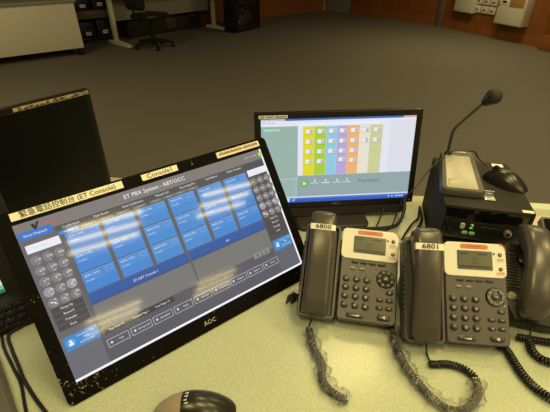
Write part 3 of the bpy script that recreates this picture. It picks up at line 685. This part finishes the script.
for x, z, w_, h_, m in ((.047, .1015, .010, .014, 'beige_button'), (.055, .0850, .012, .007, 'lit_green'), (.070, .0845, .012, .007, 'lit_green')):
    g = MB(); g.rrect(-w_ / 2, -h_ / 2, w_ / 2, h_ / 2, .0034, [(0, -.001), (0, .002), (.001, .003)], m, fr(x, z)); g.build('button', BX)
g = MB(); g.lathe([(.0075, -.001), (.0075, .006), (.006, .007)], 'silver', 18, fr(.140, .096)); g.lathe([(.0045, .005), (.0045, .0085), (.003, .009)], 'black_satin', 14, fr(.140, .096)); g.build('volume_knob', BX)
g = MB(); g.text('MOTOROLA', 0, 0, .0062, .0004, 'dim_text', fr(.104, .1030), sx=1.1); g.build('maker_name', BX)
g = MB(); g.lathe([(.008, -.001), (.008, .006), (.0055, .007), (.0055, .0135), (.003, .014)], 'black_plastic', 14, fr(.022, .090)); g.build('microphone_socket', BX)
b = MB(); b.box((W_ / 2, .030, .034), (W_ - .014, .05, .050), 'black_satin', .003); b.build('lower_unit', BX)
g = MB()
for k in range(9): g.box((.03 + k * .013, .0045, .026), (.008, .002, .018), 'black_matte', .0005)
g.build('lower_vents', BX)
g = MB(); g.box((.1665, .007, H_ + .0004), (.022, .009, .0008), 'paper_label'); g.build('front_sticker', BX)
g = MB(); g.box((.153, .221, H_ + .0004), (.026, .016, .0008), 'paper_label'); g.build('rear_sticker', BX)
g = MB(); g.box((.098, .046, H_ + .0015), (.022, .022, .003), 'silver', .001); g.box((.098, .060, H_ + .006), (.022, .003, .012), 'silver', .0008); g.build('bracket', BX)
# paging microphone: a tapered desk base with a gooseneck
MT = thing('gooseneck_microphone', 'grey paging microphone with a curved gooseneck, standing on the radio box', 'microphone', (.3675, .764, DZ + H_), -12.5)
def taper(x0, x1, y0, y1, dz, k=.0):
    return lambda p: p
g = MB(); g.rrect(0, 0, .096, .178, .016, [(.004, 0), (0, .003), (0, .012), (.004, .017)], 'mic_grey', seg=5)
g.v = [((x - .048) * (1 - .20 * yy / .178) + .048 + .006 * yy / .178, yy, z * (1 + 1.1 * yy / .178)) for x, yy, z in g.v]; g.build('base', MT)
def mtop(yy): return .017 * (1 + 1.1 * yy / .178)
g = MB(); g.rrect(.012, .010, .080, .148, .004, [(0, .0165), (0, .0178), (.001, .0184)], 'mic_panel', seg=3)
g.v = [((x - .048) * (1 - .20 * yy / .178) + .048 + .006 * yy / .178, yy, z + (mtop(yy) - .017)) for x, yy, z in g.v]; g.build('top_plate', MT)
g = MB(); g.rrect(.018, .015, .074, .044, .005, [(0, .0182), (0, .0190), (.001, .0198)], 'mic_panel', seg=3)
g.v = [((x - .048) * (1 - .20 * yy / .178) + .048, yy, z + (mtop(yy) - .017)) for x, yy, z in g.v]; g.build('talk_key', MT)
g = MB(); g.rrect(.040, .164, .074, .171, .001, [(0, .034), (0, .0352)], 'mic_panel', seg=2); g.build('rear_label', MT)
XM = (Matrix.Translation((.3675, .764, DZ + H_)) @ Matrix.Rotation(R(-12.5), 4, 'Z')).inverted()
pts = [XM @ Vector(p) for p in ((.430, .908, DZ + .185), (.431, .912, .945), (.434, .919, .965), (.441, .926, .984), (.471, .931, 1.017), (.494, .932, 1.043))]
g = MB(); L_ = smooth(pts, 8); g.tube(L_, [.0052 if k < 3 else .0036 if k < 26 else .0030 for k in range(len(L_))], 'black_matte', 10)
g.lathe([(.009, 0), (.009, .004), (.006, .008)], 'black_satin', 14, Matrix.Translation(pts[0] - Vector((0, 0, .003)))); g.build('gooseneck', MT)
hd = XM @ Vector((.514, .934, 1.058)); ax = (hd - pts[-1]).normalized()
g = MB(); g.ball((0, 0, .003), .0185, 'black_matte', 18, 12, X=Matrix.Translation(hd) @ ax.to_track_quat('Z', 'Y').to_matrix().to_4x4())
g.lathe([(.004, -.026), (.008, -.024), (.013, -.012), (.016, -.006)], 'black_satin', 14, Matrix.Translation(hd) @ ax.to_track_quat('Z', 'Y').to_matrix().to_4x4()); g.build('microphone_head', MT)
# mice
def mouse(label, loc, yaw, L, Wd, Hh, body, front, cut):
    t = thing('computer_mouse', label, 'mouse', loc, yaw)
    def ring(u):                                   # u 0 (front) .. 1 (back)
        x = (u - .5) * L; e = math.sin(math.pi * min(max(u, .004), .996)) ** .36
        hw = Wd / 2 * e * (.86 + .14 * u); h = Hh * (math.sin(math.pi * min(max(u * .86 + .12, .01), .99)) ** .75) * (e ** .5)
        return [(x, hw * math.cos(a), max(0, h * math.sin(a))) if a <= math.pi else (x, hw * math.cos(a), 0) for a in [2 * math.pi * k / 24 for k in range(24)]]
    us = [0, .01, .03, .07, .12, .18, .25, .32, .4, .5, .6, .7, .78, .86, .92, .96, .985, 1]
    a = [u for u in us if u <= cut] + ([cut] if cut not in us else []); b = [cut] + [u for u in us if u > cut]
    if front: MB().rings([ring(u) for u in a], front).build('button_cover', t, angle=60)
    else: b = us
    MB().rings([ring(u) for u in b], body).build('shell', t, angle=60)
    return t
m_ = mouse('black computer mouse lying on the radio box', (.538, .815, DZ + H_ + .0005), -48, .100, .060, .034, 'mouse_black', None, .3)
g = MB(); g.lathe([(.002, -.003), (.008, -.003), (.008, .003), (.002, .003)], 'black_matte', 14, Matrix.Translation((-.028, 0, .029)) @ Matrix.Rotation(R(90), 4, 'X')); g.build('scroll_wheel', m_)
m_ = mouse('black and tan computer mouse at the bottom edge, before the touch screen', (-.124, .350, DZ), 3, .128, .066, .040, 'mouse_black', 'mouse_tan', .36)
g = MB()
for dx_, dy_ in ((0, 0), (.001, .005), (-.001, -.006), (.001, -.011)): g.tube([(-.013 + dx_, .004 + dy_, .0388 - abs(dy_) * .02), (-.008 + dx_, .005 + dy_, .0398 - abs(dy_) * .02), (-.010 + dx_, .0025 + dy_, .0396)], .0007, 'white_label', 5)
g.build('printed_mark', m_)
def cable(name, label, pts, r, m='rubber', n=8):
    g = MB(); g.tube(smooth([(x, y, z + DZ) for x, y, z in pts], n), r, m, 8); return tag(g.build(name), label, 'cable')
cable('mouse_cable', 'thin black mouse cable looped over the microphone base and down behind the monitor', [(.513, .866, .170), (.503, .895, .178), (.487, .892, .196), (.462, .889, .200), (.425, .886, .199), (.396, .862, .192), (.362, .835, .176), (.322, .795, .150), (.298, .792, .120), (.290, .790, .085), (.285, .800, .03), (.262, .82, .006)], .0017)

# ------------------------------------------------------------------ intercom telephone at right
IC = thing('intercom_phone', 'black intercom telephone with a large arched handset, right of telephone 6801', 'telephone', (.410, .487, DZ), -17)
F = face(62, .024)
b = MB(); b.rrect(.004, .030, .112, .190, .014, [(.003, -.039), (0, -.035), (0, -.003), (.003, 0)], 'black_plastic', seg=5); b.build('body', IC, F)
for k in range(12):
    g = MB(); g.box((0, 0, .0008), (.026, .0026, .0026), 'phone_dark', .0006); o = g.build('grille_slat', IC); o.matrix_local = F @ Matrix.Translation((.024, .096 + k * .0062, 0))
g = MB(); g.lathe([(.0085, 0), (.0085, .002), (.007, .003)], 'metal_grey', 18, Matrix.Translation((.022, .076, 0))); g.lathe([(.0056, .0028), (.0045, .0036)], 'pale_green', 16, Matrix.Translation((.022, .076, 0))); g.build('call_button', IC, F)
g = MB(); g.rings([[(.012, .066, -.001), (.034, .066, -.001), (.034, .066, .003), (.012, .066, .003)], [(.018, .048, -.001), (.039, .048, -.001), (.039, .048, .004), (.018, .048, .004)], [(.026, .034, -.001), (.044, .034, -.001), (.044, .034, .003), (.026, .034, .003)]], 'phone_grey'); g.build('front_plate', IC, F)
for y0 in (.038, .140):
    g = MB(); g.rrect(.030, y0, .074, y0 + .045, .014, [(0, -.002), (.001, .010), (.006, .012), (.012, .004)], 'black_satin', seg=5); g.build('cradle_cup', IC, F)
g = MB(); c, s_ = math.cos(R(62)), math.sin(R(62)); fp = lambda y, zn: (y * s_ - zn * c, .024 + y * c + zn * s_)
a, b_ = fp(.180, -.038), fp(.09, -.038)
g.rings([[(x, yy, z) for yy, z in (a, b_, (b_[0] + .01, .001), (a[0] + .006, .001))] for x in (.01, .115)], 'black_plastic'); g.build('rear_stand', IC)
g = MB(); st = [(.000, .010, .024, .034), (.003, .018, .014, .044), (.012, .0245, .008, .054), (.030, .0265, .008, .064), (.055, .0260, .026, .072), (.10, .0245, .044, .080), (.14, .0245, .044, .081), (.175, .0260, .022, .076), (.200, .0265, .008, .066), (.214, .0245, .010, .055), (.222, .018, .016, .045), (.225, .010, .022, .036)]
g.rings([superring(.045 + .010 * yy, hw * .93, z0, z1, .030 + yy * .82, 24, 3.2) for yy, hw, z0, z1 in st], 'handset'); g.build('handset', IC, F, 60)

# ------------------------------------------------------------------ cords on the desk
def cord_thing(name, label, builders):
    t = thing(name, label, 'cord', (builders[0][1][0][0], builders[0][1][0][1], DZ))
    for nm, pts, kind in builders:
        g = MB(); P = [Vector((x - t.location.x, y - t.location.y, z)) for x, y, z in pts]
        if kind == 'wire': g.tube(smooth(P, 8), .0017, 'rubber', 8)
        elif kind == 'coil': coil(g, P, .0054, .0019, .0046, 'rubber')
        elif kind == 'bigcoil': coil(g, P, .0058, .0020, .0048, 'rubber')
        elif kind == 'plug': g.tube(P, [.006, .0068, .0062], 'black_plastic', 10)
        elif kind == 'film':
            L_ = resample(smooth(P, 10), .004)
            tr = []
            for i, p in enumerate(L_):
                tt = (L_[min(i + 1, len(L_) - 1)] - L_[max(i - 1, 0)]).normalized(); nr = Vector((0, 0, 1)); nr = (nr - tt * nr.dot(tt)).normalized(); bn = tt.cross(nr)
                sw = .0128 + .0035 * math.sin(i * .9)
                ring = []
                for k in range(12):
                    a_ = 2 * math.pi * k / 12; q = 1 + random.uniform(-.22, .22)
                    v = p + bn * math.cos(a_) * sw * q + nr * math.sin(a_) * .0085 * (1 + random.uniform(-.15, .15))
                    v.z = max(v.z, .0006); ring.append(v)
                tr.append(ring)
            g.rings(tr, 'film', caps=False)
        o = g.build(nm, t, angle=25 if kind == 'film' else 60)
    return t
z = .0068
c1 = [(.066, .511, z), (.070, .470, z), (.078, .449, z), (.083, .428, z), (.080, .408, z), (.086, .390, z), (.100, .377, z), (.117, .367, z)]
cord_thing('handset_cord', 'black coiled handset cord in crumpled clear film below telephone 6800', [('lead_wire', [(.071, .520, .022), (.064, .512, .008), (.066, .508, z)], 'wire'), ('coil', c1, 'coil'), ('clear_film', [(.066, .508, .010), (.072, .468, .010), (.080, .440, .010), (.084, .405, .010), (.098, .382, .010), (.121, .364, .010)], 'film')])
c2 = [(.222, .520, z), (.221, .480, z), (.223, .454, z), (.229, .424, z), (.240, .398, z), (.252, .375, z), (.267, .358, z), (.284, .350, z), (.301, .353, z), (.316, .363, z), (.332, .381, z), (.338, .403, z), (.333, .418, z), (.321, .428, z), (.303, .434, z), (.285, .434, z)]
cord_thing('handset_cord', 'black coiled handset cord in clear film, looping between the two telephones', [('lead_wire', [(.276, .477, .020), (.2735, .462, .006), (.273, .450, .004), (.274, .436, .006)], 'wire'), ('plug', [(.270, .4335, z), (.276, .434, z), (.284, .434, z)], 'plug'), ('coil', c2, 'coil'),
    ('clear_film', [(.222, .512, .010), (.222, .470, .010), (.229, .424, .010), (.240, .397, .010), (.254, .374, .010), (.270, .357, .010), (.290, .351, .010), (.312, .360, .010), (.332, .383, .010), (.336, .404, .010)], 'film')])
z = .0082
cord_thing('handset_cord', 'thick black coiled cord running from under telephone 6801 to the right edge', [('coil', [(.414, .480, z), (.418, .462, z), (.419, .440, z), (.421, .415, z), (.427, .395, z), (.436, .380, z), (.448, .369, z), (.470, .358, z)], 'bigcoil')])
cord_thing('handset_cord', 'black coiled cord curling below the intercom handset at right', [('coil', [(.468, .480, z), (.463, .462, z), (.468, .446, z), (.480, .438, z), (.500, .434, z), (.530, .430, z)], 'bigcoil'), ('coil', [(.450, .492, z), (.472, .4865, z), (.498, .481, z), (.530, .474, z)], 'coil'), ('lead_wire', [(.486, .512, .030), (.476, .496, .016), (.468, .482, z)], 'wire')])
cable('monitor_cable', 'thick black cable looping from under the sound bar behind telephone 6800', [(.098, .872, .005), (.108, .842, .005), (.130, .829, .005), (.193, .833, .005), (.280, .837, .006), (.318, .846, .012), (.337, .870, .034), (.345, .905, .06)], .0045)
cable('network_cable', 'black cable lying between the monitor and radio box, nearer the monitor', [(.316, .79, .004), (.338, .825, .0045), (.362, .858, .006), (.385, .885, .005), (.400, .925, .004)], .0026)
cable('power_cable', 'black power cable crossing behind telephone 6801 to the radio box', [(.325, .775, .004), (.350, .812, .006), (.375, .845, .008), (.394, .882, .006), (.406, .94, .004)], .0032)
cable('thin_cable', 'thin black cable dropping from the monitor to the desk', [(.300, .915, .05), (.285, .885, .015), (.270, .856, .004), (.258, .838, .003)], .0018)
t = cable('red_plug_cable', 'thin black cable with a red plug beside handset 6801', [(.305, .775, .003), (.306, .755, .020), (.301, .735, .050), (.297, .705, .078)], .0016)
g = MB(); g.lathe([(.002, -.006), (.0042, -.005), (.0042, .005), (.002, .007)], 'red', 12, Matrix.Translation((.2955, .694, DZ + .080))); g.build('red_plug', t)
g = MB()
for k in range(3): g.tube(smooth([(.024 + .004 * k, .578 + .004 * k, DZ + .003), (.030 + .005 * k, .592 + .002 * k, DZ + .011 + .002 * k), (.040 + .003 * k, .588, DZ + .004), (.034 + .005 * k, .577 + .006 * k, DZ + .006), (.046 + .001 * k, .598, DZ + .009)], 8), .0022, 'rubber', 7)
tag(g.build('cable_tie'), 'small curled black tie lying between touch screen and telephone 6800', 'cable tie')
cable('keyboard_cable', 'black cable curving along the grey casing at the lower left', [(-.485, .515, .004), (-.498, .495, .004), (-.474, .463, .004), (-.446, .432, .004), (-.421, .404, .004), (-.390, .375, .004), (-.355, .346, .004), (-.31, .31, .004)], .0030)
cable('screen_cable', 'second black cable lying close against the edge of the grey casing', [(-.512, .496, .003), (-.490, .466, .003), (-.455, .430, .003), (-.423, .397, .003), (-.398, .362, .003), (-.375, .33, .003)], .0026)

# ------------------------------------------------------------------ things at the right edge
t = thing('tan_folder', 'tan paper folder lying on the desk right of the radio box', 'folder', (.640, .765, DZ), -14)
MB().box((.06, .075, .0012), (.12, .155, .0022), 'tan', .0005).build('cover', t)
MB().box((.062, .074, .0034), (.112, .146, .002), 'tan', .0004).build('paper_sheets', t)
t = thing('oval_badge', 'small black and white oval badge on the tan folder', 'badge', (.671, .828, DZ + .0046), -10)
g = MB(); g.rrect(-.016, -.010, .016, .010, .0098, [(0, 0), (0, .002), (.002, .003)], 'black_satin', seg=6); g.build('disc', t)
g = MB(); g.rrect(-.008, -.0045, .010, .0045, .003, [(0, .0028), (.001, .0036)], 'white_label', seg=4); g.build('white_centre', t)
t = thing('grey_handset_base', 'grey telephone base with a black display, cut by the right edge', 'telephone', (.608, .650, DZ), -12)
F = face(72, .022)
b = MB(); b.rrect(0, 0, .11, .16, .010, [(.003, -.02), (0, -.017), (0, -.002), (.002, 0)], 'phone_grey', seg=4); b.build('body', t, F)
b = MB(); b.rrect(.006, .098, .104, .152, .004, [(0, -.001), (.001, .003)], 'black_gloss', seg=3); b.build('display', t, F)
b = MB(); b.rrect(.004, .030, .040, .060, .001, [(0, 0), (0, .001)], 'white_label', seg=2); b.quad(.008, .040, .030, .043, .0012, 'ink'); b.build('paper_label', t, F)
for k in range(3):
    g = MB(); g.rrect(-.011, -.005, .011, .005, .002, [(0, 0), (.001, .003)], 'phone_key', seg=3); o = g.build('key', t); o.matrix_local = F @ Matrix.Translation((.025 + .03 * k, .080, 0))
